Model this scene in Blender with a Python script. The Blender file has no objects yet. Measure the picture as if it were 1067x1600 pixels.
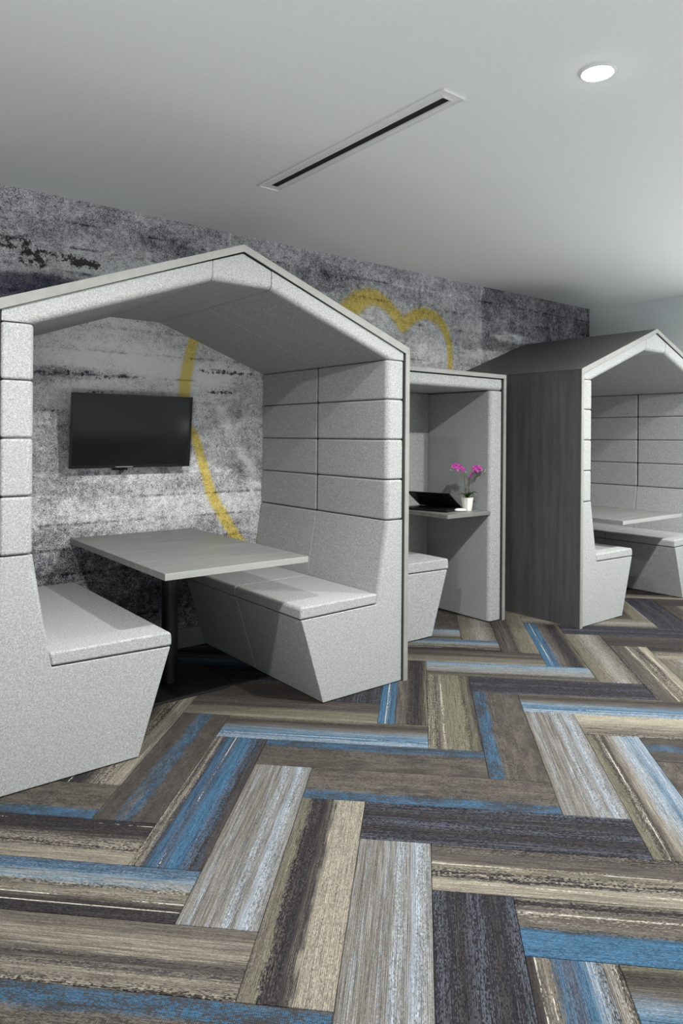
import bpy, bmesh, math, random
import numpy as np
from mathutils import Vector, Matrix
random.seed(7)
SC = bpy.context.scene
COL = SC.collection

# ---------------------------------------------------------------- camera
YAW = 0.898501479          # angle between the view direction and the long wall (x axis)
FPX, HORIZON, ROLL = 1085.83, 680.86, 0.00764
cam_d = bpy.data.cameras.new('camera')
cam = bpy.data.objects.new('camera', cam_d); COL.objects.link(cam)
cam_d.sensor_fit = 'HORIZONTAL'; cam_d.sensor_width = 36.0
cam_d.lens = FPX / 1067 * 36.0
cam_d.shift_y = -(800 - HORIZON) / 1067
cam_d.clip_start = 0.05
fw = Vector((math.cos(YAW), math.sin(YAW), 0)); rt = Vector((math.sin(YAW), -math.cos(YAW), 0)); up = Vector((0, 0, 1))
rx = rt * math.cos(ROLL) + up * math.sin(ROLL); ux = up * math.cos(ROLL) - rt * math.sin(ROLL)
m = Matrix((rx, ux, -fw)).transposed().to_4x4(); m.translation = (0, 0, 1.43)
cam.matrix_world = m
SC.camera = cam

# ---------------------------------------------------------------- world, exposure
w = bpy.data.worlds.new('world'); SC.world = w; w.use_nodes = True
w.node_tree.nodes['Background'].inputs[0].default_value = (0.93, 0.98, 1.0, 1)
w.node_tree.nodes['Background'].inputs[1].default_value = 0.50
SC.view_settings.view_transform = 'Standard'; SC.view_settings.look = 'None'
SC.view_settings.gamma = 1.0; SC.view_settings.use_curve_mapping = False
SC.view_settings.exposure = 0.0
CEIL = 2.849; YW = 4.31; XR = 6.92; X0 = -3.0; Y0 = -3.0
LAMPS = [(2.447, 1.497), (0.50, 1.497), (4.40, 1.497), (6.30, 1.497)]
LAMP_W = 86.0
# added unseen area lights, aimed up to brighten the ceiling and fill the room
for bx, by, be in ((-0.8, -0.7, 90.0), (5.55, -0.5, 84.0)):
    bl = bpy.data.lights.new('fill_uplight', 'AREA'); bl.shape = 'RECTANGLE'; bl.size = 1.6; bl.size_y = 1.6; bl.energy = be; bl.color = (.97, 1, .985)
    bo = bpy.data.objects.new('fill_uplight', bl); COL.objects.link(bo); bo.location = (bx, by, 0.35); bo.rotation_euler = (math.radians(180-12), 0, 0)

# ---------------------------------------------------------------- helpers
def srgb(r, g, b):
    f = lambda c: (c/255/12.92) if c/255 <= .04045 else ((c/255+.055)/1.055)**2.4
    return (f(r), f(g), f(b), 1)
def tag(o, label=None, cat=None, group=None, kind=None):
    if label: o['label'] = label
    if cat: o['category'] = cat
    if group: o['group'] = group
    if kind: o['kind'] = kind
    return o
def thing(name, loc, label, cat, group=None):
    o = bpy.data.objects.new(name, None); COL.objects.link(o); o.location = loc
    o.empty_display_size = .1
    return tag(o, label, cat, group)
def wloc(o):
    v = Vector((0, 0, 0))
    while o: v += o.location; o = o.parent
    return v
def obj(name, bm, mat, parent=None, smooth=None, wn=False):
    """verts are given in world space; stored relative to the parent"""
    me = bpy.data.meshes.new(name)
    if parent: bmesh.ops.translate(bm, verts=bm.verts, vec=-wloc(parent))
    bmesh.ops.recalc_face_normals(bm, faces=bm.faces)
    bm.to_mesh(me); bm.free()
    me.materials.append(mat)
    o = bpy.data.objects.new(name, me); COL.objects.link(o)
    if parent: o.parent = parent
    if smooth is not None:
        for p in me.polygons: p.use_smooth = True
        me.set_sharp_from_angle(angle=math.radians(smooth))
    if wn:
        wm = o.modifiers.new('wn', 'WEIGHTED_NORMAL'); wm.keep_sharp = True; wm.weight = 80
    return o
def box(bm, a, b):
    vs = [bm.verts.new((x, y, z)) for x in (a[0], b[0]) for y in (a[1], b[1]) for z in (a[2], b[2])]
    fs = []
    for q in ((0,1,3,2),(4,6,7,5),(0,4,5,1),(2,3,7,6),(0,2,6,4),(1,5,7,3)):
        fs.append(bm.faces.new([vs[i] for i in q]))
    return vs, fs
def bevel(bm, edges, off, seg):
    if edges: bmesh.ops.bevel(bm, geom=edges, offset=off, segments=seg, profile=.5, affect='EDGES', clamp_overlap=True)
def sharp_edges(bm, deg=30):
    out = []
    for e in bm.edges:
        if len(e.link_faces) == 2 and e.calc_face_angle(0) > math.radians(deg): out.append(e)
    return out
def bbox(a, b, off=.003, seg=2):
    bm = bmesh.new(); box(bm, a, b); bevel(bm, list(bm.edges), off, seg); return bm
def prism_y(pts, y0, y1):
    """polygon in x-z, extruded along y"""
    bm = bmesh.new()
    f = [bm.verts.new((x, y0, z)) for x, z in pts]; g = [bm.verts.new((x, y1, z)) for x, z in pts]
    bm.faces.new(f); bm.faces.new(g[::-1]); n = len(pts)
    for i in range(n): bm.faces.new([f[i], g[i], g[(i+1) % n], f[(i+1) % n]])
    bmesh.ops.recalc_face_normals(bm, faces=bm.faces)
    return bm
def soft(bm, big=None, rbig=.032, r=.011, seg=3):
    """round the upholstery: edges picked by big() get a wide radius, all others a small one"""
    bm.normal_update()
    if big:
        es = [e for e in bm.edges if big((e.verts[0].co + e.verts[1].co)/2, (e.verts[1].co - e.verts[0].co).normalized())]
        bevel(bm, es, rbig, 6); bm.normal_update()
    bevel(bm, sharp_edges(bm, 35), r, seg)
    return bm
def tube(bm, pts, r0, r1=None, n=10, cap=True):
    r1 = r0 if r1 is None else r1; rings = []
    for i, p in enumerate(pts):
        p = Vector(p); a = Vector(pts[max(i-1, 0)]); b = Vector(pts[min(i+1, len(pts)-1)])
        d = (b-a).normalized(); s = d.orthogonal().normalized() if abs(d.z) > .9 else d.cross(up).normalized()
        t = d.cross(s); r = r0 + (r1-r0)*i/(len(pts)-1)
        rings.append([bm.verts.new(p + (s*math.cos(k*2*math.pi/n) + t*math.sin(k*2*math.pi/n))*r) for k in range(n)])
    for A, B in zip(rings, rings[1:]):
        for k in range(n): bm.faces.new([A[k], A[(k+1) % n], B[(k+1) % n], B[k]])
    if cap: bm.faces.new(rings[0][::-1]); bm.faces.new(rings[-1])
def lathe(bm, prof, c, n=24, square=0.0):
    rings = []
    for r, z in prof:
        ring = []
        for k in range(n):
            a = k*2*math.pi/n
            q = 1.0 + square*(abs(math.cos(2*a))**2)*0 + square*(1/max(abs(math.cos(a)), abs(math.sin(a))) - 1)
            ring.append(bm.verts.new((c[0]+r*q*math.cos(a), c[1]+r*q*math.sin(a), c[2]+z)))
        rings.append(ring)
    for A, B in zip(rings, rings[1:]):
        for k in range(n): bm.faces.new([A[k], A[(k+1) % n], B[(k+1) % n], B[k]])
    bm.faces.new(rings[0][::-1]); bm.faces.new(rings[-1])

# ---------------------------------------------------------------- materials
class NT:
    def __init__(s, name):
        s.m = bpy.data.materials.new(name); s.m.use_nodes = True; s.t = s.m.node_tree
        s.b = s.t.nodes['Principled BSDF']
    def n(s, ty, **kw):
        o = s.t.nodes.new(ty)
        for k, v in kw.items():
            if k.startswith('i_'):
                key = k[2:]; key = int(key) if key.isdigit() else key.replace('_', ' ')
                s.set(o.inputs[key], v)
            else: setattr(o, k, v)
        return o
    def set(s, inp, v):
        if isinstance(v, bpy.types.NodeSocket): s.t.links.new(v, inp)
        else: inp.default_value = v
    def math(s, op, a, b=0.0, c=0.0, clamp=False):
        o = s.t.nodes.new('ShaderNodeMath'); o.operation = op; o.use_clamp = clamp
        s.set(o.inputs[0], a); s.set(o.inputs[1], b); s.set(o.inputs[2], c); return o.outputs[0]
    def mix(s, f, a, b, mode='MIX'):
        o = s.t.nodes.new('ShaderNodeMix'); o.data_type = 'RGBA'; o.blend_type = mode
        s.set(o.inputs[0], f); s.set(o.inputs[6], a); s.set(o.inputs[7], b); return o.outputs[2]
    def ramp(s, f, stops, interp='LINEAR'):
        o = s.t.nodes.new('ShaderNodeValToRGB'); o.color_ramp.interpolation = interp
        e = o.color_ramp.elements
        while len(e) < len(stops): e.new(.5)
        for el, (p, c) in zip(e, stops): el.position = p; el.color = c if len(c) == 4 else (*c, 1)
        s.set(o.inputs[0], f); return o.outputs[0]
    def mapr(s, v, a, b, c, d, sm=False):
        o = s.t.nodes.new('ShaderNodeMapRange'); o.clamp = True
        if sm: o.interpolation_type = 'SMOOTHSTEP'
        s.set(o.inputs[0], v)
        for i, q in enumerate((a, b, c, d)): s.set(o.inputs[i+1], q)
        return o.outputs[0]
    def coord(s, which='Object', scale=(1, 1, 1)):
        tc = s.t.nodes.new('ShaderNodeTexCoord'); mp = s.t.nodes.new('ShaderNodeMapping')
        s.t.links.new(tc.outputs[which], mp.inputs[0]); mp.inputs['Scale'].default_value = scale
        return mp.outputs[0]
    def noise(s, vec, scale, detail=2, rough=.5, w=None):
        o = s.t.nodes.new('ShaderNodeTexNoise'); s.t.links.new(vec, o.inputs['Vector'])
        o.inputs['Scale'].default_value = scale; o.inputs['Detail'].default_value = detail
        o.inputs['Roughness'].default_value = rough
        if w is not None: o.noise_dimensions = '4D'; s.set(o.inputs['W'], w)
        return o.outputs[0]
    def out(s, col=None, rough=None, bump=None, bs=.2, bd=.002, spec=.5):
        if col is not None: s.set(s.b.inputs['Base Color'], col)
        if rough is not None: s.set(s.b.inputs['Roughness'], rough)
        s.b.inputs['Specular IOR Level'].default_value = spec
        if bump is not None:
            b = s.t.nodes.new('ShaderNodeBump'); b.inputs['Strength'].default_value = bs; b.inputs['Distance'].default_value = bd
            s.set(b.inputs['Height'], bump); s.t.links.new(b.outputs[0], s.b.inputs['Normal'])
        return s.m
def plain(name, col, rough=.5, metal=0, spec=.5):
    t = NT(name); t.b.inputs['Metallic'].default_value = metal
    n = t.noise(t.coord('Object'), 60, 3)
    c2 = tuple(min(1, c*1.08) for c in col[:3]) + (1,)
    return t.out(t.mix(n, col, c2), rough, spec=spec)

def m_fabric():
    t = NT('grey_felt'); v = t.coord('Object')
    n1 = t.noise(v, 300, 2, .7); n2 = t.noise(v, 120, 2, .6); n3 = t.noise(v, 3, 2)
    f = t.math('ADD', t.math('MULTIPLY', n1, .7), t.math('MULTIPLY', n2, .3))
    c = t.ramp(f, [(.35, (.140, .146, .147)), (.46, (.270, .279, .278)), (.55, (.350, .362, .360)), (.67, (.54, .555, .55))])
    c = t.mix(t.mapr(n3, .3, .7, 0, .12), c, (.33, .345, .33, 1))
    return t.out(c, .95, n1, .25, .002, spec=.15)
def m_wood(name, dark, light, scale, rough=.45, spec=.4):
    """scale: noise stretch; small on the axis the grain runs along"""
    t = NT(name); v = t.coord('Object', scale)
    n1 = t.noise(v, 1.0, 5, .6); n2 = t.noise(v, 7.0, 3, .6); n3 = t.noise(t.coord('Object'), 2.2, 3)
    f = t.math('ADD', t.math('ADD', t.math('MULTIPLY', n1, .5), t.math('MULTIPLY', n2, .3)), t.math('MULTIPLY', n3, .2))
    return t.out(t.ramp(f, [(.36, dark), (.64, light)]), rough, n2, .08, .001, spec=spec)
FAB = m_fabric()
WOOD_V = m_wood('dark_laminate_vertical_grain', (.046, .044, .046), (.088, .086, .089), (22, 22, 1.2))
WOOD_R = m_wood('dark_laminate_roof_grain', (.040, .039, .041), (.070, .068, .071), (1.5, 20, 1.5))
EDGE = m_wood('light_edge_band', (.19, .19, .182), (.26, .26, .25), (3, 3, 3), .5)
WOOD_T = m_wood('grey_table_laminate', (.120, .122, .119), (.195, .20, .193), (2.0, 26, 26), .42)
WOOD_TE = m_wood('grey_table_edge', (.23, .235, .225), (.30, .305, .295), (2.0, 2, 40), .45)
BLACK = plain('black_powder_coat', (.006, .006, .007, 1), .42)
GAP = plain('black_backing', (.008, .008, .009, 1), .9)
WHITE = plain('white_enamel', (.78, .79, .78, 1), .4)
CEILM = plain('ceiling_paint', (.82, .835, .83, 1), .9, spec=.1)
WALLP = plain('cool_grey_paint', (.68, .72, .73, 1), .9, spec=.1)
BASEB = plain('grey_baseboard', (.20, .20, .20, 1), .6)
BEZEL = plain('black_bezel', (.008, .008, .009, 1), .25)
SCREEN = plain('screen_glass', (.012, .012, .013, 1), .10)
LAPB = plain('laptop_black', (.004, .004, .005, 1), .55, spec=.25)

# concrete mural: colour data on the wall mesh gives the printed shapes and some painted light and shade, the shader the fine speckle
def m_concrete():
    t = NT('printed_concrete')
    A = lambda nm: t.n('ShaderNodeAttribute', attribute_name=nm)
    tone = A('tone').outputs['Fac']; yel = A('yellow').outputs['Fac']; spot = A('spots').outputs['Fac']; tint = A('tint').outputs['Fac']; pale = A('pale').outputs['Fac']
    v = t.coord('Object')
    nf = t.noise(v, 170, 3, .85); nm = t.noise(v, 30, 6, .75); nl = t.noise(v, 6, 5, .65)
    vs = t.coord('Object', (1, 1, 5)); ns = t.noise(vs, 9, 4, .7)
    g = t.math('ADD', tone, t.math('MULTIPLY', t.math('SUBTRACT', nf, .5), 1.5))
    g = t.math('ADD', g, t.math('MULTIPLY', t.math('SUBTRACT', nm, .5), .95))
    g = t.math('ADD', g, t.math('MULTIPLY', t.math('SUBTRACT', nl, .5), .40))
    g = t.math('ADD', g, t.math('MULTIPLY', t.math('SUBTRACT', ns, .5), .10))
    # dark pinholes
    vo = t.n('ShaderNodeTexVoronoi', feature='F1'); t.t.links.new(v, vo.inputs['Vector']); vo.inputs['Scale'].default_value = 34
    ph = t.mapr(vo.outputs['Distance'], .06, .16, 1, 0)
    vo2 = t.n('ShaderNodeTexVoronoi', feature='F1'); t.t.links.new(v, vo2.inputs['Vector']); vo2.inputs['Scale'].default_value = 75
    ph2 = t.math('MULTIPLY', t.mapr(vo2.outputs['Distance'], .1, .26, 1, 0), t.mapr(nl, .48, .6, 0, 1))
    wn = t.n('ShaderNodeTexWhiteNoise', noise_dimensions='3D'); sn = t.n('ShaderNodeVectorMath', operation='SNAP'); t.t.links.new(v, sn.inputs[0]); sn.inputs[1].default_value = (.0032, .0032, .0032); t.t.links.new(sn.outputs[0], wn.inputs['Vector'])
    g = t.math('ADD', g, t.math('MULTIPLY', t.math('SUBTRACT', wn.outputs['Value'], .5), .36))
    pores = t.mapr(t.noise(v, 62, 3, .7), .60, .66, 0, 1)
    g = t.math('SUBTRACT', g, t.math('MULTIPLY', t.math('MULTIPLY', pores, t.mapr(nl, .40, .60, .25, 1)), .30))
    chips = t.mapr(t.noise(t.coord('Object', (1, 1, 1.6)), 44, 4, .75), .61, .68, 0, 1)
    g = t.math('ADD', g, t.math('MULTIPLY', t.math('MULTIPLY', chips, t.mapr(nl, .60, .42, .1, 1)), .26))
    g = t.math('SUBTRACT', g, t.math('MULTIPLY', ph, .26)); g = t.math('SUBTRACT', g, t.math('MULTIPLY', ph2, .26))
    c = t.ramp(g, [(0.0, srgb(24, 22, 28)), (.22, srgb(74, 72, 79)), (.42, srgb(128, 127, 132)), (.60, srgb(170, 170, 173)), (.80, srgb(214, 215, 217)), (1.0, srgb(244, 244, 245))])
    c = t.mix(tint, c, srgb(52, 52, 84), 'MIX')
    sp = t.mapr(t.math('ADD', spot, t.math('MULTIPLY', t.math('SUBTRACT', t.noise(v, 40, 4, .7), .5), 2.3)), .62, .80, 0, .92)
    c = t.mix(sp, c, srgb(34, 30, 36))
    yy = t.math('ADD', yel, t.math('MULTIPLY', t.math('SUBTRACT', nf, .5), 1.1)); yy = t.math('ADD', yy, t.math('MULTIPLY', t.math('SUBTRACT', nm, .5), 1.1)); yy = t.math('ADD', yy, t.math('MULTIPLY', t.math('SUBTRACT', wn.outputs['Value'], .5), .35))
    yc = t.mix(t.mapr(g, .15, .85, 0, 1), srgb(112, 92, 36), srgb(232, 206, 84))
    c = t.mix(t.mapr(yy, .30, .66, 0, .84), c, yc)
    return t.out(c, .88, nm, .05, .001, spec=.15)
CONC = m_concrete()

# carpet: bands across each plank (0 = near/right long edge, 1 = far/left), ragged streaks along it
P = dict(bl=(76, 114, 145), lb=(136, 156, 172), db=(62, 82, 106), ta=(118, 112, 104), tb=(100, 95, 90), ch=(56, 54, 59),
         dk=(68, 64, 63), be=(163, 156, 143), gr=(154, 154, 153), sl=(92, 97, 110), ol=(128, 126, 108), wh=(222, 218, 206),
         gb=(168, 179, 191), br=(86, 79, 75), cr=(190, 184, 165))
P = {k: tuple(c*.56 for c in srgb(*v)[:3]) + (1,) for k, v in P.items()}
STY = {  # name: bands, alternate bands, streak amount, wobble, mottle
 'greyblue':  ([(0,'gr'),(.16,'gr'),(.2,'gb'),(.24,'gb'),(.28,'gr'),(.5,'gr'),(.56,'gb'),(.6,'gr'),(.8,'gr'),(.84,'gb'),(.88,'gr'),(1,'gr')], [(0,'ta'),(.2,'gb'),(.3,'ta'),(.45,'gb'),(.5,'ta'),(.7,'ta'),(1,'ta')], .50, .10, .0),
 'charcoal':  ([(0,'ch'),(.5,'ch'),(1,'ch')], [(0,'sl'),(.3,'dk'),(.5,'sl'),(.7,'dk'),(1,'sl')], .42, .1, 0),
 'dusk':      ([(0,'dk'),(.5,'br'),(1,'dk')], [(0,'br'),(.5,'ch'),(1,'tb')], .50, .1, 0),
 'bluetaupe': ([(0,'tb'),(.55,'ta'),(.68,'ta'),(.74,'bl'),(.93,'bl'),(1,'tb')], [(0,'ta'),(.6,'dk'),(1,'dk')], .30, .16, 1),
 'taupeblue': ([(0,'bl'),(.2,'bl'),(.27,'ta'),(.6,'ta'),(1,'ta')], [(0,'tb'),(.6,'dk'),(1,'tb')], .25, .10, 1),
 'mottleblue':([(0,'tb'),(.34,'tb'),(.42,'bl'),(.62,'bl'),(.7,'tb'),(1,'tb')], [(0,'dk'),(.5,'ta'),(1,'dk')], .36, .14, 1),
 'bluedark':  ([(0,'ch'),(.14,'ch'),(.22,'dk'),(.42,'be'),(.52,'dk'),(.58,'lb'),(.72,'lb'),(.78,'bl'),(1,'sl')], [(0,'dk'),(.4,'dk'),(.55,'be'),(1,'bl')], .42, .13, 0),
 'beigeband': ([(0,'dk'),(.1,'ta'),(.2,'be'),(.38,'dk'),(.5,'be'),(.75,'be'),(.82,'ta'),(1,'ta')], [(0,'be'),(.3,'ch'),(.6,'ta'),(1,'tb')], .45, .10, 0),
 'darkbeige': ([(0,'be'),(.22,'be'),(.3,'dk'),(.5,'tb'),(.68,'ch'),(1,'ch')], [(0,'ta'),(.4,'be'),(.7,'dk'),(1,'dk')], .42, .10, 0),
 'beigedark': ([(0,'be'),(.40,'be'),(.46,'dk'),(.52,'tb'),(.6,'ch'),(.80,'ch'),(.86,'ol'),(1,'ta')], [(0,'be'),(.42,'be'),(.5,'ch'),(.75,'br'),(1,'ta')], .30, .22, 0),
 'whitelineb':([(0,'br'),(.16,'dk'),(.26,'sl'),(.34,'bl'),(.48,'bl'),(.58,'sl'),(.72,'bl'),(.80,'dk'),(.88,'be'),(.93,'dk'),(1,'be')], [(0,'ch'),(.3,'bl'),(.7,'db'),(1,'dk')], .22, .05, 0),
 'lineblue':  ([(0,'dk'),(.12,'be'),(.2,'dk'),(.3,'gb'),(.42,'bl'),(.56,'sl'),(.7,'bl'),(.76,'ta'),(.84,'be'),(.92,'dk'),(1,'dk')], [(0,'be'),(.4,'bl'),(.8,'tb'),(1,'ch')], .26, .07, 0),
 'solidblue': ([(0,'bl'),(.40,'bl'),(.43,'dk'),(.5,'ta'),(.66,'tb'),(.75,'ta'),(.85,'ch'),(.93,'dk'),(1,'be')], [(0,'bl'),(.41,'bl'),(.5,'tb'),(.7,'be'),(1,'dk')], .24, .05, 0),
 'creamdark': ([(0,'be'),(.2,'cr'),(.26,'ch'),(.42,'dk'),(.5,'ol'),(.56,'cr'),(.60,'ta'),(1,'ch')], [(0,'ta'),(.4,'be'),(.6,'dk'),(1,'ta')], .40, .10, 0),
 'greenbeige':([(0,'dk'),(.12,'ol'),(.2,'dk'),(.28,'ol'),(.66,'ol'),(.69,'cr'),(.72,'ta'),(.8,'dk'),(.9,'ol'),(1,'dk')], [(0,'ch'),(.3,'ol'),(.7,'ta'),(1,'be')], .34, .05, 0),
 'blueline':  ([(0,'ol'),(.12,'dk'),(.2,'ch'),(.36,'ch'),(.45,'tb'),(.62,'ta'),(.68,'bl'),(.8,'bl'),(.84,'lb'),(.87,'bl'),(1,'bl')], [(0,'dk'),(.4,'br'),(.65,'dk'),(1,'bl')], .30, .05, 0),
 'lightblue': ([(0,'lb'),(.10,'lb'),(.18,'bl'),(.4,'lb'),(.6,'ta'),(.8,'dk'),(1,'ol')], [(0,'gb'),(.3,'bl'),(.7,'br'),(1,'dk')], .30, .08, 0),
 'creamfar':  ([(0,'dk'),(.16,'ta'),(.3,'be'),(.66,'cr'),(.85,'cr'),(1,'be')], [(0,'be'),(.3,'dk'),(.5,'ta'),(1,'cr')], .40, .12, 0),
 'skybeige':  ([(0,'gb'),(.14,'gb'),(.2,'lb'),(.42,'gb'),(.56,'be'),(.66,'ta'),(.72,'dk'),(.76,'cr'),(.79,'ch'),(.9,'ol'),(1,'ol')], [(0,'lb'),(.2,'bl'),(.4,'be'),(.7,'dk'),(1,'ta')], .34, .15, 0),
 'greyolive': ([(0,'ol'),(.2,'dk'),(.35,'gr'),(.7,'gr'),(.85,'lb'),(1,'bl')], [(0,'ch'),(.3,'ta'),(.7,'lb'),(1,'lb')], .34, .08, 0),
 'olivedark': ([(0,'be'),(.14,'ol'),(.4,'ol'),(.55,'dk'),(.7,'ta'),(1,'dk')], [(0,'ta'),(.4,'ta'),(.7,'ch'),(1,'br')], .42, .08, 0),
 'taupelight':([(0,'dk'),(.14,'ta'),(.4,'gr'),(.7,'ta'),(.85,'ol'),(1,'ta')], [(0,'ta'),(.5,'be'),(1,'tb')], .40, .08, 0),
}
LINES = dict(whitelineb=[.60], bluedark=[.19, .33], solidblue=[.72], creamdark=[.56, .18], blueline=[.845], skybeige=[.76], greenbeige=[.69], lineblue=[.9, .80], darkbeige=[.9], lightblue=[.22, .12])
def m_carpet(name):
    bands, alt, amt, wob, mot = STY[name]
    t = NT('carpet_' + name)
    oi = t.n('ShaderNodeObjectInfo'); W = t.math('MULTIPLY', oi.outputs['Random'], 61.0)
    v = t.coord('Object'); sx = t.n('ShaderNodeSeparateXYZ'); t.t.links.new(v, sx.inputs[0])
    u = t.math('MULTIPLY_ADD', sx.outputs[1], 4.0, .5)
    # single yarn loops: short cells laid along the plank
    qx = t.math('FLOOR', t.math('MULTIPLY', sx.outputs[0], 1/.0075)); qy = t.math('FLOOR', t.math('MULTIPLY', sx.outputs[1], 1/.0028))
    cb = t.n('ShaderNodeCombineXYZ'); t.set(cb.inputs[0], qx); t.set(cb.inputs[1], qy); t.set(cb.inputs[2], W)
    wn = t.n('ShaderNodeTexWhiteNoise', noise_dimensions='3D'); t.t.links.new(cb.outputs[0], wn.inputs['Vector'])
    dith = t.math('SUBTRACT', wn.outputs['Value'], .5)
    vl = t.coord('Object', (1, 55, 1)); vh = t.coord('Object', (1, 45, 1)); vf = t.coord('Object', (1, 16, 1)); vm = t.coord('Object', (1, 3.0, 1))
    nw = t.noise(t.coord('Object', (1, 1.5, 1)), 3.0, 3, .6, W)
    nr = t.noise(vf, 8.0, 3, .7, W)
    uu = t.math('ADD', u, t.math('MULTIPLY', t.math('SUBTRACT', nw, .5), wob*1.5))
    uu = t.math('ADD', uu, t.math('MULTIPLY', t.math('SUBTRACT', nr, .5), .16))
    uu = t.math('ADD', uu, t.math('MULTIPLY', dith, .055))
    a = t.ramp(uu, [(p, P[c]) for p, c in bands]); b = t.ramp(uu, [(p, P[c]) for p, c in alt])
    st = t.noise(vl, 2.0, 6, .80, t.math('ADD', W, 9.0))
    st = t.math('ADD', st, t.math('MULTIPLY', dith, .16))
    lo = .60 - amt*.24
    c = t.mix(t.mapr(st, lo, lo+.02, 0, .92), a, b)
    if mot:
        mo = t.noise(vm, 7, 6, .75, t.math('ADD', W, 23.0)); mo = t.math('ADD', mo, t.math('MULTIPLY', dith, .24))
        c = t.mix(t.mapr(mo, .505, .54, 0, .85), c, P['dk'])
    fine = t.noise(vh, 5.5, 4, .8, t.math('ADD', W, 31.0))
    c = t.mix(1.0, c, t.ramp(fine, [(.36, (.50, .50, .50)), (.50, (1, 1, 1)), (.64, (1.35, 1.35, 1.35))]), 'MULTIPLY') if not mot else c
    for p in LINES.get(name, []):
        d = t.math('ABSOLUTE', t.math('SUBTRACT', u, p)); on = t.math('ADD', t.noise(t.coord('Object', (1, .01, 1)), 3.0, 1, .5, t.math('ADD', W, p*40)), t.math('MULTIPLY', dith, .12))
        mk = t.math('MULTIPLY', t.mapr(d, .006, .011, 1, 0), t.mapr(on, .47, .53, 0, .9))
        c = t.mix(mk, c, P['wh'])
    # loop pile: fine ribs and speckle
    rib = t.math('SINE', t.math('MULTIPLY', sx.outputs[0 if mot else 1], 2*math.pi/.0056))
    pil = t.noise(v, 260, 2, .8)
    k = t.math('ADD', t.math('MULTIPLY', rib, .13), t.math('MULTIPLY_ADD', pil, 1.1, .21)); k = t.math('ADD', k, t.math('MULTIPLY', dith, .50))
    c = t.mix(1.0, c, t.ramp(t.math('MULTIPLY', k, .5), [(0, (0, 0, 0)), (1, (2, 2, 2))]), 'MULTIPLY')
    return t.out(c, .95, pil, .5, .003, spec=.08)
CARP = {k: m_carpet(k) for k in STY}

# ---------------------------------------------------------------- the room
bm = bmesh.new(); box(bm, (X0, Y0, -.06), (XR+.1, YW+.1, -.006))
floor = tag(obj('floor', bm, plain('subfloor', (.02, .02, .021, 1), .95)), kind='structure')
bm = bmesh.new(); box(bm, (X0, Y0, CEIL), (XR+.1, YW+.1, CEIL+.1))
tag(obj('ceiling', bm, CEILM), kind='structure')
bm = bmesh.new(); box(bm, (XR, Y0, -.006), (XR+.1, YW+.1, CEIL))
tag(obj('wall_right', bm, WALLP), kind='structure')
tag(obj('baseboard_back', bbox((X0, YW-.012, 0), (XR-.012, YW-.0005, .13)), BASEB), kind='structure')
tag(obj('baseboard_right', bbox((XR-.012, Y0, 0), (XR-.0005, YW, .13)), BASEB), kind='structure')

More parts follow.
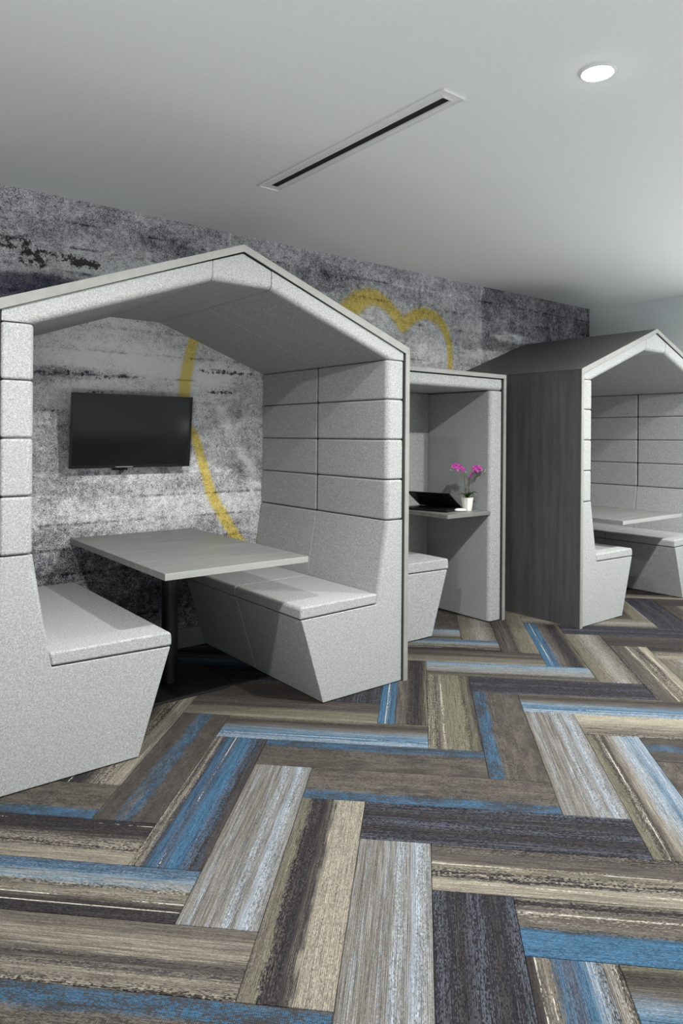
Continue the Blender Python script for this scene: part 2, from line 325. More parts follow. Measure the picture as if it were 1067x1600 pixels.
def wall_back():
    zs = np.arange(-.006, CEIL, .0125); zs = np.append(zs, CEIL); xs = np.append(np.arange(X0, XR, .0125), XR)
    nx, nz = len(xs), len(zs)
    Xg, Zg = np.meshgrid(xs, zs); X = Xg.ravel(); Z = Zg.ravel(); N = nx*nz
    co = np.stack([X, np.full(N, YW), Z], 1)
    extra = np.array([(X0, YW+.1, -.006), (XR, YW+.1, -.006), (XR, YW+.1, CEIL), (X0, YW+.1, CEIL)])
    iz, ix = np.meshgrid(np.arange(nz-1), np.arange(nx-1), indexing='ij'); i0 = (iz*nx+ix).ravel()
    F = np.stack([i0, i0+1, i0+nx+1, i0+nx], 1).tolist()
    F += [[N+1, N, N+3, N+2]]
    top = [(nz-1)*nx + i for i in range(nx)]; bot = list(range(nx)); lf = [k*nx for k in range(nz)]; rg = [k*nx+nx-1 for k in range(nz)]
    F += [top + [N+2, N+3], bot[::-1] + [N, N+1], lf + [N+3, N], rg[::-1] + [N+1, N+2]]
    me = bpy.data.meshes.new('wall_back'); me.from_pydata(np.vstack([co, extra]).tolist(), [], F)
    rng = np.random.RandomState(3)
    sst_ = lambda v, a, b: (lambda q: q*q*(3-2*q))(np.clip((v-a)/(b-a), 0, 1))
    def vn(sx, sz, seed):
        r = np.random.RandomState(seed); T = r.rand(96, 96)
        a = (X - X0)/sx; b = Z/sz; ia = np.floor(a).astype(int); ib = np.floor(b).astype(int); fa = a-ia; fb = b-ib
        fa = fa*fa*(3-2*fa); fb = fb*fb*(3-2*fb); g = lambda i, j: T[i % 96, j % 96]
        return (g(ia, ib)*(1-fa)+g(ia+1, ib)*fa)*(1-fb) + (g(ia, ib+1)*(1-fa)+g(ia+1, ib+1)*fa)*fb - .5
    sst = lambda v, a, b: (lambda q: q*q*(3-2*q))(np.clip((v-a)/(b-a), 0, 1))
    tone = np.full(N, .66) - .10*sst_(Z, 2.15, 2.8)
    tone += .12*vn(.9, .5, 1) + .14*vn(.35, .22, 2) + .12*vn(.12, .10, 4) + .10*vn(.05, .045, 5)
    # board marks every 15 cm: each board its own tone, a pale or dark line between
    zb = (Z + .012*vn(2.0, 5, 6) + .03)/.152; bi = np.floor(zb).astype(int); fr = zb - bi
    seg = np.floor((X + bi*1.37)/2.3).astype(int); tb = rng.rand(64, 64)[bi % 64, seg % 64] - .5
    tone += .10*tb
    ln = np.clip(1 - np.minimum(fr, 1-fr)*.152/.011, 0, 1)
    tone += ln*(.70*(vn(.22, .2, 7) - .16) + .6*vn(.03, .2, 8))
    def blob(cx, cz, rx_, rz_, amp, soft_=.5, rag=.5, seed=11):
        d = np.sqrt(((X-cx)/rx_)**2 + ((Z-cz)/rz_)**2) + rag*(vn(rx_*.5, rz_*.5, seed)+.6*vn(rx_*.2, rz_*.2, seed+1))
        return amp*(1 - sst(d, 1-soft_, 1+soft_))
    # pale and dark passages of the printed concrete, plus painted light and shade, inside the first booth
    tone += blob(1.75, 1.83, .70, .14, .36, seed=21) + blob(1.75, 2.02, .7, .16, .22, seed=22) + blob(2.4, 1.55, .35, .35, .10, seed=56) + blob(1.30, 1.66, .30, .08, .22, seed=23)  # the high wide blobs also paint in downlight on the wall
    tone += blob(1.15, 1.95, .35, .12, .10, seed=24) + blob(1.6, .92, .9, .10, .02, seed=25) + blob(2.2, .97, .4, .09, .07, seed=26)
    tone -= blob(1.42, 1.80, .30, .035, .30, seed=27) + blob(1.9, .42, 1.4, .34, .40, seed=28)  # the wide low blob paints the shade under the table
    tone -= blob(2.05, 1.98, .25, .10, .10, seed=29) + blob(2.5, 1.45, .16, .28, .10, seed=30) + blob(1.7, 1.08, .5, .05, .08, seed=32)
    # pale diagonal swipe right of the television
    t_ = (1.66 - Z)/.62; xc = 2.34 + .36*t_**1.15*np.sign(t_).clip(0) ; xc = 2.34 + .36*np.clip(t_, 0, 1)**1.2
    tone += .26*np.exp(-((X-xc)/(.035+.02*np.clip(t_, 0, 1)))**2)*sst(t_, -.05, .1)*(1-sst(t_, .9, 1.1))*(1+1.2*vn(.08, .08, 33))
    # upper left: mottled blue grey, black stains
    tone += blob(1.55, 2.52, .40, .14, .14, seed=34) + blob(2.3, 2.50, .6, .10, .08, seed=35)
    tone -= blob(2.0, 2.65, .35, .10, .14, seed=36) + blob(3.2, 2.70, .35, .12, .10, seed=37)
    spots = blob(1.02, 2.53, .17, .055, .66, seed=40) + blob(1.26, 2.49, .20, .04, .64, seed=41) + blob(1.10, 2.42, .10, .045, .72, seed=42) + blob(1.42, 2.46, .10, .03, .66, seed=43) + blob(2.9, 2.62, .10, .05, .6, seed=53) + blob(3.3, 2.66, .12, .04, .6, seed=54)
    spots += blob(1.70, 2.435, .016, .013, 1.3, .3, .1, seed=44) + blob(2.40, 1.865, .24, .020, .80, seed=45) + blob(2.36, 1.725, .12, .022, .80, seed=46)
    spots += blob(1.48, 1.80, .24, .03, .58, seed=47) + blob(1.52, 1.69, .10, .02, .62, seed=55) + blob(2.6, 2.02, .12, .02, .40, seed=48) + blob(1.2, 1.57, .10, .012, .6, seed=50)
    tint = blob(1.15, 2.28, .42, .085, .62, .25, .25, seed=49) + blob(4.0, 2.75, .9, .12, .10, seed=52)
    tint -= 0
    tone -= blob(1.15, 2.28, .42, .085, .22, .25, .25, seed=49)
    # casting joint and the darker pour to its right
    jx = 5.13 + .02*vn(.3, .1, 60) - .02*(2.8-Z)
    dark = sst(X, jx, jx+.03); tone -= .15*dark*(1+.9*vn(.3, .9, 61)) - .14*dark*vn(.09, 1.6, 62)
    tone -= .30*np.exp(-((X-jx)/.014)**2)*(.6+vn(.05, .06, 63)) ; tone += .20*np.exp(-((X-jx+.035)/.012)**2)*(.5+vn(.05, .1, 64)).clip(0)
    tone += blob(5.55, 2.40, .22, .05, .40, seed=65) + blob(5.25, 2.2, .35, .05, .28, seed=66)
    # yellow sprayed lines
    def dist(poly):
        d = np.full(N, 9.0)
        for (ax, az, aw), (bx, bz, bw) in zip(poly, poly[1:]):
            L2 = (bx-ax)**2+(bz-az)**2; t = np.clip(((X-ax)*(bx-ax)+(Z-az)*(bz-az))/L2, 0, 1)
            d = np.minimum(d, np.hypot(X-ax-t*(bx-ax), Z-az-t*(bz-az))/(aw+(bw-aw)*t))
        return d
    def smooth(pts, k=8):
        out = []; n = len(pts)
        for i in range(n-1):
            p0, p1, p2, p3 = [np.array(pts[max(0, min(n-1, j))], float) for j in (i-1, i, i+1, i+2)]
            for s in range(k):
                t = s/k; out.append(tuple(.5*((2*p1)+(p2-p0)*t+(2*p0-5*p1+4*p2-p3)*t*t+(3*p1-p0-3*p2+p3)*t**3)))
        return out + [pts[-1]]
    y1 = smooth([(2.35, 2.45, .06), (2.19, 2.22, .05), (2.135, 2.03, .042), (2.09, 1.82, .05), (2.08, 1.66, .045), (2.10, 1.50, .035), (2.165, 1.40, .034), (2.23, 1.20, .036), (2.30, 1.00, .042), (2.49, .70, .042), (2.62, .55, .04)])
    y2 = smooth([(3.42, 2.38, .075), (3.56, 2.49, .095), (3.70, 2.565, .08), (3.84, 2.555, .065), (3.96, 2.49, .06), (4.08, 2.385, .065)])
    y3 = smooth([(4.09, 2.37, .065), (4.20, 2.455, .06), (4.34, 2.505, .055), (4.50, 2.48, .052), (4.61, 2.38, .045), (4.67, 2.24, .038), (4.68, 2.05, .035), (4.66, 1.9, .03)])
    D = np.minimum(np.minimum(dist(y1), dist(y2)), dist(y3))
    yellow = np.clip(1.15 - .78*D**1.4, 0, 1)
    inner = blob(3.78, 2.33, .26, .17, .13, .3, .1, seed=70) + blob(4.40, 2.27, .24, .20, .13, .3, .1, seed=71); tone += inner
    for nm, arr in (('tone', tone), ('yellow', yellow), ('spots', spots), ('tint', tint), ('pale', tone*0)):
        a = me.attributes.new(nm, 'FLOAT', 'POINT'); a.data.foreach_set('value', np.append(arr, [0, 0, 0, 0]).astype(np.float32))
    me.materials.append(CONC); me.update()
    o = bpy.data.objects.new('wall_back', me); COL.objects.link(o); tag(o, kind='structure')
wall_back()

# ---------------------------------------------------------------- carpet planks, herringbone at 45 degrees
def carpet():
    W = .25; g = .0009; T = .006
    aA = lambda i: 1.897*1.43 + i*W
    bB = lambda j: .142*1.43 + j*W
    R2 = math.sqrt(2)
    me = bpy.data.meshes.new('carpet_plank'); bm = bmesh.new(); box(bm, (-2*W+g, -W/2+g, -T), (2*W-g, W/2-g, 0))
    es = [e for e in bm.edges if all(v.co.z > -1e-6 for v in e.verts)]; bevel(bm, es, .0012, 1)
    bmesh.ops.recalc_face_normals(bm, faces=bm.faces); bm.to_mesh(me); bm.free(); me.materials.append(CARP['charcoal'])
    chosen = {('B',-5,1):'bluetaupe',('B',-4,1):'beigeband',('B',-3,1):'bluedark',('B',-2,1):'darkbeige',('B',-1,1):'taupeblue',
      ('A',3,0):'mottleblue',('A',2,0):'whitelineb',('A',1,0):'greyblue',('A',0,0):'beigedark',('A',-1,0):'greyblue',('A',-2,0):'charcoal',
      ('A',-3,0):'lineblue',('B',-3,0):'solidblue',('B',-2,0):'creamdark',('B',-1,0):'charcoal',('B',-4,0):'lightblue',('B',0,0):'taupeblue',
      ('B',1,0):'bluetaupe',('B',2,0):'lightblue',('B',3,0):'olivedark',('B',4,0):'dusk',('A',0,1):'charcoal',('A',-1,1):'blueline',
      ('A',-2,1):'greenbeige',('A',-3,1):'bluetaupe',('A',-4,1):'greyblue',('A',-5,1):'skybeige',('A',-6,1):'taupeblue',('B',3,-1):'creamfar',
      ('B',4,-1):'lightblue',('B',5,-1):'charcoal',('B',6,-1):'greyolive',('B',7,-1):'olivedark',('B',8,-1):'bluedark',('A',-5,2):'blueline',
      ('A',-4,2):'olivedark',('A',-3,2):'taupelight',('A',-6,2):'taupelight',('A',-7,2):'creamdark',('B',8,-2):'darkbeige',('B',9,-2):'dusk',
      ('B',10,-2):'charcoal',('B',2,-1):'mottleblue',('A',4,0):'darkbeige',('B',5,0):'charcoal',('B',0,1):'dusk',('A',1,1):'dusk',('A',-8,2):'taupelight'}
    rnd = random.Random(5); names = ['charcoal','dusk','olivedark','taupelight','bluetaupe','darkbeige','lightblue','beigeband','blueline','greyolive','creamdark','bluedark']
    planks = []
    for i in range(-40, 60):
        for n in range(-8, 9):
            planks.append(('A', i, n, (aA(i+8*n-2), bB(i+.5)), 45))
            planks.append(('B', i, n, (aA(i+.5), bB(i-1+8*n)), 135))
    cnt = 0
    for k, i, n, (a, b), ang in planks:
        cx, cy = (a-b)/R2, (a+b)/R2
        if cx < -1.6 or cy < -.5 or cx > XR+.6 or cy > YW+.6: continue
        # corners, clipped to the room
        d = Vector((math.cos(math.radians(ang)), math.sin(math.radians(ang)))); e = Vector((-d.y, d.x))
        P4 = [Vector((cx, cy)) + d*sx*(2*W-g) + e*sy*(W/2-g) for sx, sy in ((-1,-1),(1,-1),(1,1),(-1,1))]
        lim = ((0, XR-.001), (1, YW-.001))
        if all(p[ax] <= v for p in P4 for ax, v in lim):
            mesh = me
        else:
            poly = P4
            for ax, v in lim:
                out = []
                for q in range(len(poly)):
                    A_, B_ = poly[q], poly[(q+1) % len(poly)]; ia, ib = A_[ax] <= v, B_[ax] <= v
                    if ia: out.append(A_)
                    if ia != ib: out.append(A_ + (B_-A_)*((v-A_[ax])/(B_[ax]-A_[ax])))
                poly = out
                if len(poly) < 3: break
            if len(poly) < 3: continue
            area = abs(sum(poly[q].x*poly[(q+1)%len(poly)].y-poly[(q+1)%len(poly)].x*poly[q].y for q in range(len(poly))))/2
            if area < .004: continue
            bm = bmesh.new(); C = Vector((cx, cy))
            loc = [((p-C).dot(d), (p-C).dot(e)) for p in poly]
            tp = [bm.verts.new((x, y, 0)) for x, y in loc]; bt = [bm.verts.new((x, y, -T)) for x, y in loc]
            bm.faces.new(tp); bm.faces.new(bt[::-1])
            for q in range(len(tp)): bm.faces.new([tp[q], bt[q], bt[(q+1)%len(tp)], tp[(q+1)%len(tp)]])
            bmesh.ops.recalc_face_normals(bm, faces=bm.faces)
            mesh = bpy.data.meshes.new('carpet_plank'); bm.to_mesh(mesh); bm.free(); mesh.materials.append(CARP['charcoal'])
        o = bpy.data.objects.new('carpet_plank', mesh); COL.objects.link(o); o.parent = floor
        # local +y must point to the far/left edge of the plank
        o.location = (cx, cy, 0); o.rotation_euler = (0, 0, math.radians(ang if k == 'A' else ang-180))
        if mesh is not me: o.rotation_euler = (0, 0, math.radians(ang))
        s = chosen.get((k, i, n)) or rnd.choice(names)
        o.material_slots[0].link = 'OBJECT'; o.material_slots[0].material = CARP[s]
        cnt += 1
    print('planks', cnt)
carpet()

# ---------------------------------------------------------------- gabled booth
YF, YM, YB = 2.954, 3.629, 4.297
def booth(dx, label, wallside):
    xl, xr, xm = .61+dx, 2.85+dx, 1.73+dx; ZE, ZR, TH = 1.944, 2.356, .030
    yf = 2.944
    root = thing('meeting_booth', (xm, yf, 0), label, 'booth', None)
    sl = (ZR-ZE)/1.12
    for s in (-1, 1):
        X = lambda q: xm + s*(q - 1.73)          # q: coordinate on the right half of the first booth
        A = lambda x0_, x1_: (min(X(x0_), X(x1_)), max(X(x0_), X(x1_)))
        a, b = A(2.82, 2.85)
        obj('side_panel', bbox((a, yf+.004, 0), (b, YB, ZE-.03*sl), .001, 1), WOOD_V, root)
        # roof slab
        def roofpoly(t0, t1, q0=1.73, q1=2.85): return [(X(q0), ZR-t0-(q0-1.73)*sl), (X(q1), ZE-t0+(2.85-q1)*sl), (X(q1), ZE-t1+(2.85-q1)*sl), (X(q0), ZR-t1-(q0-1.73)*sl)]
        obj('roof_panel', prism_y([(X(1.73), ZR), (X(2.85), ZE), (X(2.85), ZE-.03*sl-.0005), (X(2.82), ZE-.03*sl-.0005), (X(2.82), ZE-.032+.03*sl-.012), (X(1.73), ZR-.032)], yf+.004, YB), WOOD_R, root)
        # light edge bands on the front
        bm = prism_y([(X(1.73), ZR+.001), (X(2.8505), ZE+.001), (X(2.8195), ZE-.032+.03*sl-.010), (X(1.73), ZR-.034)], yf-.002, yf+.004)
        tag(obj('edge_strip', bm, EDGE, root), 'pale edge band along the roof slope')
        a, b = A(2.8195, 2.8505)
        bm = prism_y([(X(2.8195), 0), (X(2.8505), 0), (X(2.8505), ZE), (X(2.8195), ZE-.032+.03*sl-.011)], yf-.002, yf+.004)
        tag(obj('edge_strip', bm, EDGE, root), 'pale upright edge band')
        # dark backing behind the joint between shell and upholstery
        a, b = A(2.8115, 2.8198)
        obj('backing_strip', bbox((a, yf+.02, 0), (b, YB, 1.90), .001, 1), GAP, root)
        # padded panels on the side wall, two bays deep
        zs = [.945, 1.178, 1.410, 1.642, 1.870]
        a, b = A(2.686, 2.811)
        xin = X(2.686)
        for k in range(4):
            for bay in (0, 1):
                y0, y1 = ((YF, YM-.003), (YM+.003, YB))[bay]
                bm = bmesh.new(); box(bm, (a, y0, zs[k]+.0015), (b, y1, zs[k+1]-.0015))
                big = (lambda c, d: abs(d.z) > .9 and abs(c.y-YF) < .001 and abs(c.x-xin) < .001) if bay == 0 else None
                obj('padded_panel', soft(bm, big, .030, .012), FAB, root, 40, True)
        q0, q1 = A(2.6905, 2.811)
        bm = bmesh.new(); box(bm, (q0, YM-.0028, .947), (q1, YM+.0028, 1.868)); obj('seam_shade_strip', bm, GAP, root)  # black strip added to paint the seam's shade between the bays
        # lower backrest and bench in one upholstered body
        prof = [(X(2.811), .004), (X(2.811), .942), (X(2.686), .942), (X(2.612), .474), (X(2.094), .464), (X(2.240), .004)]
        xs_ = X(2.686)
        for bay in (0, 1):
            y0, y1 = ((YF, YM-.0015), (YM+.0015, YB))[bay]
            bm = prism_y(prof, y0, y1)
            big = (lambda c, d: abs(c.y-YF) < .001 and .5 < c.z < .9 and abs(d.z) > .9 and abs(c.x-X(2.649)) < .01) if bay == 0 else None
            obj('bench_body', soft(bm, big, .022, .009), FAB, root, 40, True)
            a, b = A(2.084, 2.618)
            pc = [(X(2.086), .4685), (X(2.088), .532), (X(2.622), .534), (X(2.613), .4785)]
            if s < 0:                       # this bench carries one long cushion
                if bay: continue
                y1 = YB
            bm = prism_y(pc, y0, y1)
            big = lambda c, d: (c.z > .52 and abs(c.x-X(2.088)) < .01 and abs(d.y) > .9)
            obj('seat_cushion', soft(bm, big, .020, .010), FAB, root, 40, True)
        # sloped ceiling pads, two bays deep
        ins = lambda q: 2.160 - (q-1.894)*sl
        und = lambda q: ZR - .040 - (q-1.73)*sl
        pr = [(X(1.8965), ins(1.8965)), (X(1.8955), und(1.8955)), (X(2.811), und(2.811)), (X(2.811), 1.8715), (X(2.686), 1.8715)]
        for bay in (0, 1):
            y0, y1 = ((YF, YM-.0025), (YM+.0025, YB))[bay]
            bm = prism_y(pr, y0, y1)
            big = (lambda c, d: abs(c.y-YF) < .001 and abs(c.x-X(2.29)) < .05 and c.z < 2.05) if bay == 0 else None
            obj('ceiling_pad', soft(bm, big, .030, .008), FAB, root, 40, True)
    pk = [(xm-.164, 2.160), (xm+.164, 2.160), (xm+.164, und(1.894)), (xm, ZR-.040), (xm-.164, und(1.894))]
    bm = prism_y(pk, YF, YB)
    big = lambda c, d: abs(c.y-YF) < .001 and abs(d.x) > .95 and c.z < 2.2
    tag(obj('ridge_pad', soft(bm, big, .030, .006), FAB, root, 40, True), 'flat-bottomed pad under the ridge')
    # black shadow gap above the pads
    for s in (-1, 1):
        X = lambda q: xm + s*(q - 1.73)
        obj('backing_strip', prism_y([(X(1.73), ZR-.0325), (X(2.8105), ZR-.0325-1.0805*sl), (X(2.8105), ZR-.0388-1.0805*sl), (X(1.73), ZR-.0388)], yf+.02, YB), GAP, root)
    return root
booth(0, 'nearest gabled grey felt booth with two facing benches around the table below the television', 0)
booth(4.022, 'farthest gabled felt booth by the blank grey wall, its dark laminate side showing', 0)

# ---------------------------------------------------------------- flat-topped work nook
def nook():
    xl, xr, yf, yb, zt = 3.02, 4.39, 3.461, 4.297, 1.914
    xi, xo = 4.222, 4.352
    root = thing('work_booth', ((xl+xr)/2, yf, 0), 'narrow flat-topped grey felt nook with one bench and a wall shelf, between the gabled booths', 'booth')
    for a, b in ((xl, xl+.03), (xr-.03, xr)):
        obj('side_panel', bbox((a, yf-.006, 0), (b, yb, zt-.0305), .001, 1), WOOD_V, root)
        tag(obj('edge_strip', bbox((a-.0005, yf-.012, 0), (b+.0005, yf-.0065, zt-.031), .001, 1), EDGE, root), 'pale upright edge band')
    obj('top_panel', bbox((xl, yf-.006, zt-.030), (xr, yb, zt), .001, 1), WOOD_R, root)
    tag(obj('edge_strip', bbox((xl, yf-.012, zt-.0305), (xr, yf-.0065, zt+.0005), .001, 1), EDGE, root), 'pale edge band along the flat top')
    for a, b in ((xl+.0305, xl+.038), (xr-.038, xr-.0305)): obj('backing_strip', bbox((a, yf+.015, 0), (b, yb, zt-.032), .001, 1), GAP, root)
    # right wall pad
    bm = bmesh.new(); box(bm, (xi, yf+.004, .004), (xo, yb, 1.786))
    obj('padded_panel', soft(bm, lambda c, d: abs(d.z) > .9 and abs(c.x-xi) < .001 and c.y < 3.6, .035, .010), FAB, root, 40, True)
    bm = bmesh.new(); box(bm, (xl+.038, yf+.004, 1.790), (xo, yb, 1.878))
    obj('ceiling_pad', soft(bm, lambda c, d: abs(d.x) > .9 and c.z < 1.8 and c.y < 3.6, .030, .008), FAB, root, 40, True)
    bm = bmesh.new(); box(bm, (xl+.17, 4.125, .004), (xi-.001, yb-.001, 1.788))
    tag(obj('padded_panel', soft(bm, None, 0, .008), FAB, root, 40, True), 'plain panel at the back of the nook')
    zs = [.945, 1.178, 1.410, 1.642, 1.788]
    for k in range(4):
        bm = bmesh.new(); box(bm, (xl+.038, yf+.004, zs[k]+.0015), (xl+.165, yb, zs[k+1]-.0015))
        obj('padded_panel', soft(bm, None, 0, .012), FAB, root, 40, True)
    pr = [(xl+.038, .004), (xl+.038, .942), (xl+.165, .942), (xl+.235, .474), (3.752, .464), (3.598, .004)]
    obj('bench_body', soft(prism_y(pr, yf+.004, 4.12), None, 0, .009), FAB, root, 40, True)
    pc = [(xl+.235, .479), (xl+.226, .546), (3.762, .544), (3.765, .4685)]
    obj('seat_cushion', soft(prism_y(pc, yf+.004, 4.12), lambda c, d: c.z > .52 and c.x > 3.7 and abs(d.y) > .9, .02, .01), FAB, root, 40, True)
    bm = bmesh.new(); box(bm, (3.748, yf+.006, .830), (xi+.01, 4.124, .8600)); bevel(bm, list(bm.edges), .0015, 1)
    tag(obj('shelf', bm, WOOD_T, root), 'dark grey laminate work shelf')
    return root
nook()

# ---------------------------------------------------------------- tables
def table(x0, x1, y0, y1, zt, cx, cy, label, deep):
    root = thing('pedestal_table', (cx, cy, 0), label, 'table', None)
    tag(obj('tabletop', bbox((x0, y0, zt-.032), (x1, y1, zt), .0015, 1), WOOD_T, root), 'grey woodgrain laminate top')
    obj('edge_band', bbox((x0+.001, y0-.0012, zt-.0312), (x1-.001, y0-.0001, zt-.0008), .0004, 1), WOOD_TE, root)
    bm = bmesh.new(); tube(bm, [(cx, cy, .012), (cx, cy, zt-.05)], .046, n=32); tag(obj('column', bm, BLACK, root, 40), 'black steel column')
    bm = bmesh.new(); box(bm, (cx-.27, cy-.27, 0), (cx+.27, cy+.27, .012))
    bevel(bm, [e for e in bm.edges if abs((e.verts[0].co-e.verts[1].co).z) > .005], .05, 6)
    bm.normal_update(); bevel(bm, [e for e in sharp_edges(bm, 60) if e.verts[0].co.z > .01 and e.verts[1].co.z > .01], .003, 2)
    obj('base_plate', bm, BLACK, root, 40)
    bm = bmesh.new(); box(bm, (cx-.15, cy-.15, zt-.05), (cx+.15, cy+.15, zt-.0325)); obj('mounting_plate', bm, BLACK, root)
table(1.333, 2.130, 2.946, 4.295, .800, 1.722, 3.735, 'grey laminate table on one black column, standing between the benches of the nearest booth', 1)
table(5.20, 6.19, 2.93, 4.295, .768, 5.70, 3.735, 'grey laminate table inside the farthest booth', 1)

# ---------------------------------------------------------------- television
def tv():
    cx = 1.692; W_, H_, T_ = .775, .455, .035
    zc = 1.449; root = thing('wall_television', (cx, 4.21, zc), 'black flat television tilted forward on the concrete wall of the nearest booth', 'television')
    tilt = math.radians(5.5)
    M = Matrix.Translation((cx, 4.222, zc)) @ Matrix.Rotation(tilt, 4, 'X')
    def tb(a, b, off, mat, name, seg=1, lab=None):
        bm = bmesh.new(); box(bm, a, b)
        if off: bevel(bm, list(bm.edges), off, seg)
        bmesh.ops.transform(bm, matrix=M, verts=bm.verts); o = obj(name, bm, mat, root)
        if lab: tag(o, lab)
        return o
    bz = .012
    bm = bmesh.new()   # bezel frame: four bars
    for a, b in (((-W_/2, -T_/2, H_/2-bz), (W_/2, -T_/2+.02, H_/2)), ((-W_/2, -T_/2, -H_/2), (W_/2, -T_/2+.02, -H_/2+.017)),
                 ((-W_/2, -T_/2, -H_/2+.017), (-W_/2+bz, -T_/2+.02, H_/2-bz)), ((W_/2-bz, -T_/2, -H_/2+.017), (W_/2, -T_/2+.02, H_/2-bz))):
        box(bm, a, b)
    bmesh.ops.transform(bm, matrix=M, verts=bm.verts); obj('bezel', bm, BEZEL, root)
    tb((-W_/2+bz, -T_/2+.004, -H_/2+.017), (W_/2-bz, -T_/2+.018, H_/2-bz), 0, SCREEN, 'screen')
    tb((-W_/2+.004, -T_/2+.0201, -H_/2+.004), (W_/2-.004, T_/2, H_/2-.004), .003, BEZEL, 'back_cover')
    tb((-.16, T_/2+.0002, -.12), (.16, T_/2+.028, .12), .01, BEZEL, 'rear_housing', 2)
    tb((-.11, -T_/2-.0008, -H_/2+.004), (.0, -T_/2-.0001, -H_/2+.008), 0, plain('silver_highlight', (.35, .36, .37, 1), .3), 'logo_highlight', 1, 'thin silver line painted as a highlight on the lower bezel')  # silver line paints in the logo's highlight
    bm = bmesh.new(); tube(bm, [(cx-.06, 4.245, zc-.245), (cx-.06, 4.28, zc-.262)], .011, n=12); tube(bm, [(cx-.12, 4.262, zc-.238), (cx-.02, 4.262, zc-.238)], .006, n=8)
    tube(bm, [(cx-.06, 4.262, zc-.255), (cx-.06, 4.262, zc-.10)], .006, n=8)
    tag(obj('tilt_knob', bm, BEZEL, root, 40), 'black knob hanging below the screen')
    bm = bmesh.new(); box(bm, (cx-.2, 4.292, zc-.15), (cx+.2, 4.3095, zc+.15)); box(bm, (cx-.12, 4.262, zc-.13), (cx-.10, 4.293, zc+.13)); box(bm, (cx+.10, 4.262, zc-.13), (cx+.12, 4.293, zc+.13))
    obj('wall_bracket', bm, BLACK, root)
tv()

# ---------------------------------------------------------------- laptop, mouse, orchid on the shelf
def laptop():
    h = Vector((4.093, 3.639, .8605)); e1 = Vector((-.267, .963, 0)).normalized(); e2 = Vector((-.963, -.267, 0)).normalized()
    root = thing('laptop', h + e1*.185 + e2*.12, 'black laptop left half open on the nook shelf', 'laptop')
    B = Matrix((e1, e2, up)).transposed().to_4x4(); B.translation = h
    def part(name, boxes, mat, M, off=0, lab=None):
        bm = bmesh.new()
        for a, b in boxes: box(bm, a, b)
        if off: bevel(bm, list(bm.edges), off, 2)
        bmesh.ops.transform(bm, matrix=M, verts=bm.verts); o = obj(name, bm, mat, root)
        if lab: tag(o, lab)
    part('base', [((0, 0, 0), (.37, .245, .016))], LAPB, B, .003)
    keys = [((.025+.0215*i, .05+.0205*j, .0161), (.025+.0215*i+.018, .05+.0205*j+.017, .0185)) for i in range(15) for j in range(5)]
    part('keyboard', keys, BEZEL, B)
    part('touchpad', [((.13, .165, .0161), (.24, .23, .0168))], BEZEL, B)
    a = math.radians(30)
    L = B @ Matrix.Translation((0, .002, .017)) @ Matrix.Rotation(a, 4, 'X')
    part('lid', [((0, 0, 0), (.37, .24, .006))], LAPB, L, .002)
    part('screen', [((.01, .014, -.0008), (.36, .232, -.0001))], SCREEN, L)
    part('hinge', [((.05, -.006, .008), (.32, .004, .018))], BEZEL, B)
laptop()
bm = bmesh.new(); lathe(bm, [(.012, 0), (.034, .002), (.040, .009), (.037, .016), (.026, .021), (.008, .0235)], (0, 0, 0), 24)
bmesh.ops.scale(bm, vec=(.78, 1.15, 1), verts=bm.verts); bmesh.ops.rotate(bm, matrix=Matrix.Rotation(.9, 3, 'Z'), verts=bm.verts)
bmesh.ops.translate(bm, vec=(4.012, 3.578, .8602), verts=bm.verts)
tag(obj('computer_mouse', bm, plain('mouse_white', (.86, .87, .84, 1), .35), None, 50), 'small white oval mouse on the shelf between laptop and flower pot', 'mouse')

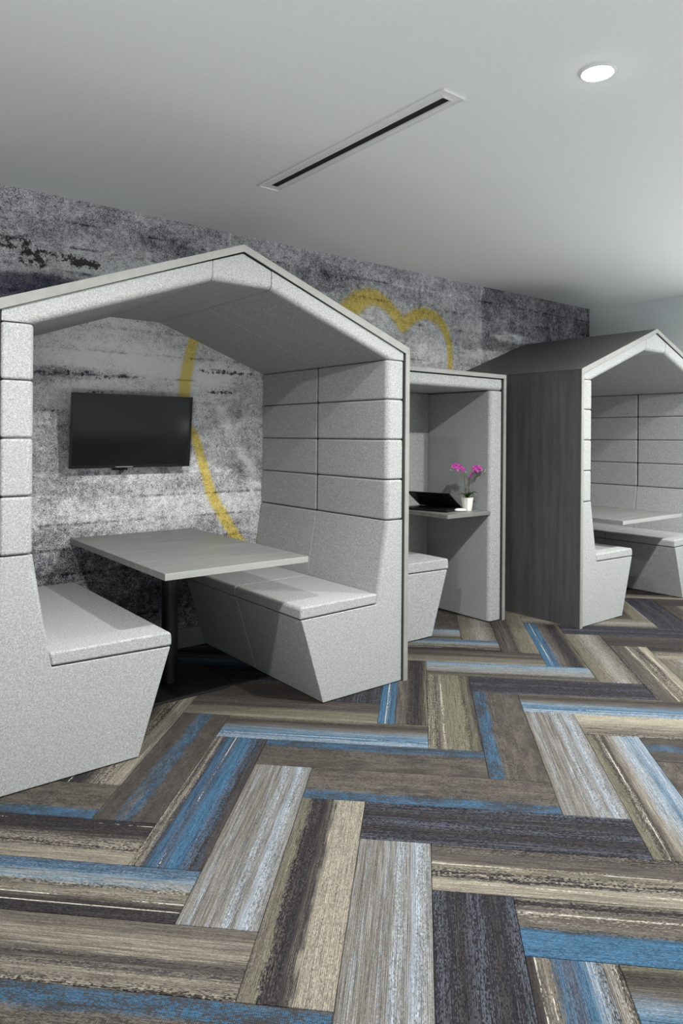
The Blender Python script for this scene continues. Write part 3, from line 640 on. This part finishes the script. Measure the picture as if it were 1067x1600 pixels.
def orchid():
    base = Vector((4.095, 3.582, .8602)); R = Vector((.782, -.623, 0)); K = .00493
    root = thing('potted_orchid', base, 'magenta orchid with two arching stems in a tapered white pot on the nook shelf', 'plant')
    px = lambda x, y, d=0: base + R*((x-730)*K) + Vector((0, 0, (798-y)*K)) + Vector((.62, .78, 0))*d
    bm = bmesh.new(); lathe(bm, [(.026, 0), (.0275, .003), (.037, .097), (.0385, .102), (.0355, .102), (.034, .094), (.01, .092)], base, 32, .5)
    obj('pot', bm, plain('white_ceramic', (.80, .80, .74, 1), .35), root, 50)
    bm = bmesh.new(); lathe(bm, [(.028, .0925), (.030, .096), (.016, .101), (.004, .102)], base, 16)
    obj('moss', bm, plain('moss', (.16, .17, .07, 1), .9), root, 50)
    G = plain('leaf_green', (.025, .105, .022, 1), .4); ST = plain('stem_brown', (.055, .045, .022, 1), .6)
    for ang, L, lift in ((.2, .085, .040), (1.3, .06, .03), (2.4, .065, .03), (3.5, .07, .030), (4.6, .07, .035), (5.5, .085, .045)):
        bm = bmesh.new(); d = Vector((math.cos(ang), math.sin(ang), 0)); s = Vector((-d.y, d.x, 0)); prev = None
        for k in range(8):
            t = k/7; c = base + Vector((0, 0, .098)) + d*(L*t) + Vector((0, 0, lift*math.sin(t*2.3))); wd = .019*math.sin(math.pi*(.12+.86*t))
            row = [bm.verts.new(c - s*wd + Vector((0, 0, .006*(wd/.019)))), bm.verts.new(c), bm.verts.new(c + s*wd + Vector((0, 0, .006*(wd/.019))))]
            if prev: bm.faces.new([prev[0], prev[1], row[1], row[0]]); bm.faces.new([prev[1], prev[2], row[2], row[1]])
            prev = row
        bmesh.ops.solidify(bm, geom=bm.faces[:], thickness=.0018)
        obj('leaf', bm, G, root, 60)
    for pts in ([(727.5, 777), (726.5, 765), (725.5, 750), (725, 740), (722, 736), (716, 733.5), (709, 733), (703, 734.5)],
                [(731.5, 777), (732.5, 765), (732.5, 755), (733, 747), (736, 741), (742, 736), (749, 733.5), (757, 735.5)]):
        bm = bmesh.new(); tube(bm, [px(*p) for p in pts], .0026, .0014, 8); obj('stem', bm, ST, root, 60)
    MG = NT('orchid_magenta'); vv = MG.coord('Object'); MG = MG.out(MG.ramp(MG.noise(vv, 60, 2), [(.3, (.42, .03, .32)), (.7, (.80, .16, .66))]), .6)
    CE = plain('orchid_lip', (.30, .012, .16, 1), .5)
    rnd = random.Random(4)
    fl = [(708, 729, 0), (712, 727, .01), (713, 732, -.015), (717, 728.5, .0), (720, 731.5, .01), (723, 733, -.01),
          (739, 732, 0), (743, 729.5, .012), (744, 734.5, -.014), (748, 730, .0), (741, 737, .0), (737, 739.5, .01), (734.5, 743.5, -.008), (750, 733, .01)]
    for x, y, dd in fl:
        c = px(x, y, dd); face = (Vector((-.62, -.78, .1)) + Vector((rnd.uniform(-.7, .7), rnd.uniform(-.7, .7), rnd.uniform(-.4, .3)))).normalized()
        s = face.cross(up).normalized(); t = s.cross(face); ro = rnd.uniform(0, 6.28); sz = .017 if y < 736 else .011
        bm = bmesh.new(); cv = c
        for k in range(5):
            an = ro + k*2*math.pi/5; d = s*math.cos(an) + t*math.sin(an); q = face.cross(d); L = sz*(1.0 if k % 2 else 1.2); wd = sz*.55
            vs = [bm.verts.new(cv), bm.verts.new(cv + d*L*.45 + q*wd + face*.002), bm.verts.new(cv + d*L*.9 + q*wd*.6 + face*.004), bm.verts.new(cv + d*L*1.05 + face*.002),
                  bm.verts.new(cv + d*L*.9 - q*wd*.6 + face*.004), bm.verts.new(cv + d*L*.45 - q*wd + face*.002)]
            bm.faces.new(vs)
        bmesh.ops.solidify(bm, geom=bm.faces[:], thickness=.0009)
        f = obj('flower', bm, MG, root)
        bm = bmesh.new(); bmesh.ops.create_icosphere(bm, subdivisions=1, radius=sz*.22); bmesh.ops.translate(bm, vec=c + face*.004, verts=bm.verts)
        obj('flower_lip', bm, CE, f, 60)
    for x, y in ((703, 734.5), (705.5, 735), (752, 735), (756.5, 737), (757.5, 734.5), (726.5, 738)):
        bm = bmesh.new(); bmesh.ops.create_icosphere(bm, subdivisions=2, radius=.0048); bmesh.ops.scale(bm, vec=(.8, .8, 1.25), verts=bm.verts)
        bmesh.ops.translate(bm, vec=px(x, y), verts=bm.verts); obj('bud', bm, plain('bud_green', (.30, .33, .17, 1), .5), root, 60)
orchid()

# ---------------------------------------------------------------- ceiling fittings
def slot():
    root = thing('ceiling_slot_diffuser', (2.145, 2.67, CEIL), 'long white framed slot diffuser with a black opening in the ceiling', 'vent')
    x0, x1, y0, y1 = 2.082, 2.214, 1.962, 3.385; i0, i1, j0, j1 = 2.126, 2.172, 2.010, 3.335; z = CEIL-.0005
    bm = bmesh.new()
    for a, b in (((x0, y0), (x1, j0)), ((x0, j1), (x1, y1)), ((x0, j0), (i0, j1)), ((i1, j0), (x1, j1))):
        box(bm, (a[0], a[1], z-.004), (b[0], b[1], z))
    obj('frame', bm, plain('diffuser_white', (.80, .81, .80, 1), .5), root)
    bm = bmesh.new()   # raised rims
    t = .006
    for X0_, X1_, Y0_, Y1_, zz in ((x0, x1, y0, y1, .009), (i0-.008, i1+.008, j0-.008, j1+.008, .008)):
        for a, b in (((X0_, Y0_), (X1_, Y0_+t)), ((X0_, Y1_-t), (X1_, Y1_)), ((X0_, Y0_+t), (X0_+t, Y1_-t)), ((X1_-t, Y0_+t), (X1_, Y1_-t))):
            box(bm, (a[0], a[1], z-zz), (b[0], b[1], z-.0041))
    obj('rim', bm, WHITE, root)
    bm = bmesh.new(); box(bm, (i0, j0, z-.0015), (i1, j1, z)); obj('slot_opening', bm, GAP, root)
    bm = bmesh.new(); box(bm, (i0, j1-.012, z-.010), (i1, j1+.004, z-.0085)); tag(obj('end_clip', bm, WHITE, root), 'white clip at the wall end of the slot')
slot()
em = bpy.data.materials.new('lamp_glow'); em.use_nodes = True
b_ = em.node_tree.nodes['Principled BSDF']; b_.inputs['Base Color'].default_value = (1, 1, 1, 1); b_.inputs['Emission Color'].default_value = (1, .99, .96, 1); b_.inputs['Emission Strength'].default_value = 30.0
def downlight(i, x, y):
    lab = 'round glowing downlight in the ceiling, right of the slot diffuser' if i == 0 else ['', 'round downlight in the ceiling over the front of the nearest booth', 'round downlight in the ceiling in front of the work nook and far booth', 'round downlight in the ceiling nearest the blank grey wall'][i]
    root = thing('recessed_downlight', (x, y, CEIL), lab, 'light', 'ceiling downlights')
    bm = bmesh.new(); lathe(bm, [(.058, -.0005), (.070, -.0005), (.068, -.005), (.060, -.008), (.058, -.006)], (x, y, CEIL), 40)
    for f in [f for f in bm.faces if len(f.verts) > 4]: bm.faces.remove(f)
    obj('trim_ring', bm, WHITE, root, 40)
    bm = bmesh.new(); lathe(bm, [(.0575, -.0008), (.0575, -.006), (.050, -.012), (.034, -.016), (.012, -.018)], (x, y, CEIL), 40); obj('lens', bm, em, root, 40)
    l = bpy.data.lights.new('downlight_beam', 'AREA'); l.shape = 'DISK'; l.size = .11; l.energy = LAMP_W; l.color = (1, .985, .95); l.spread = math.radians(162)
    o = bpy.data.objects.new('downlight_beam', l); COL.objects.link(o); o.parent = root; o.location = (0, 0, -.020)
for i, (x, y) in enumerate(LAMPS): downlight(i, x, y)
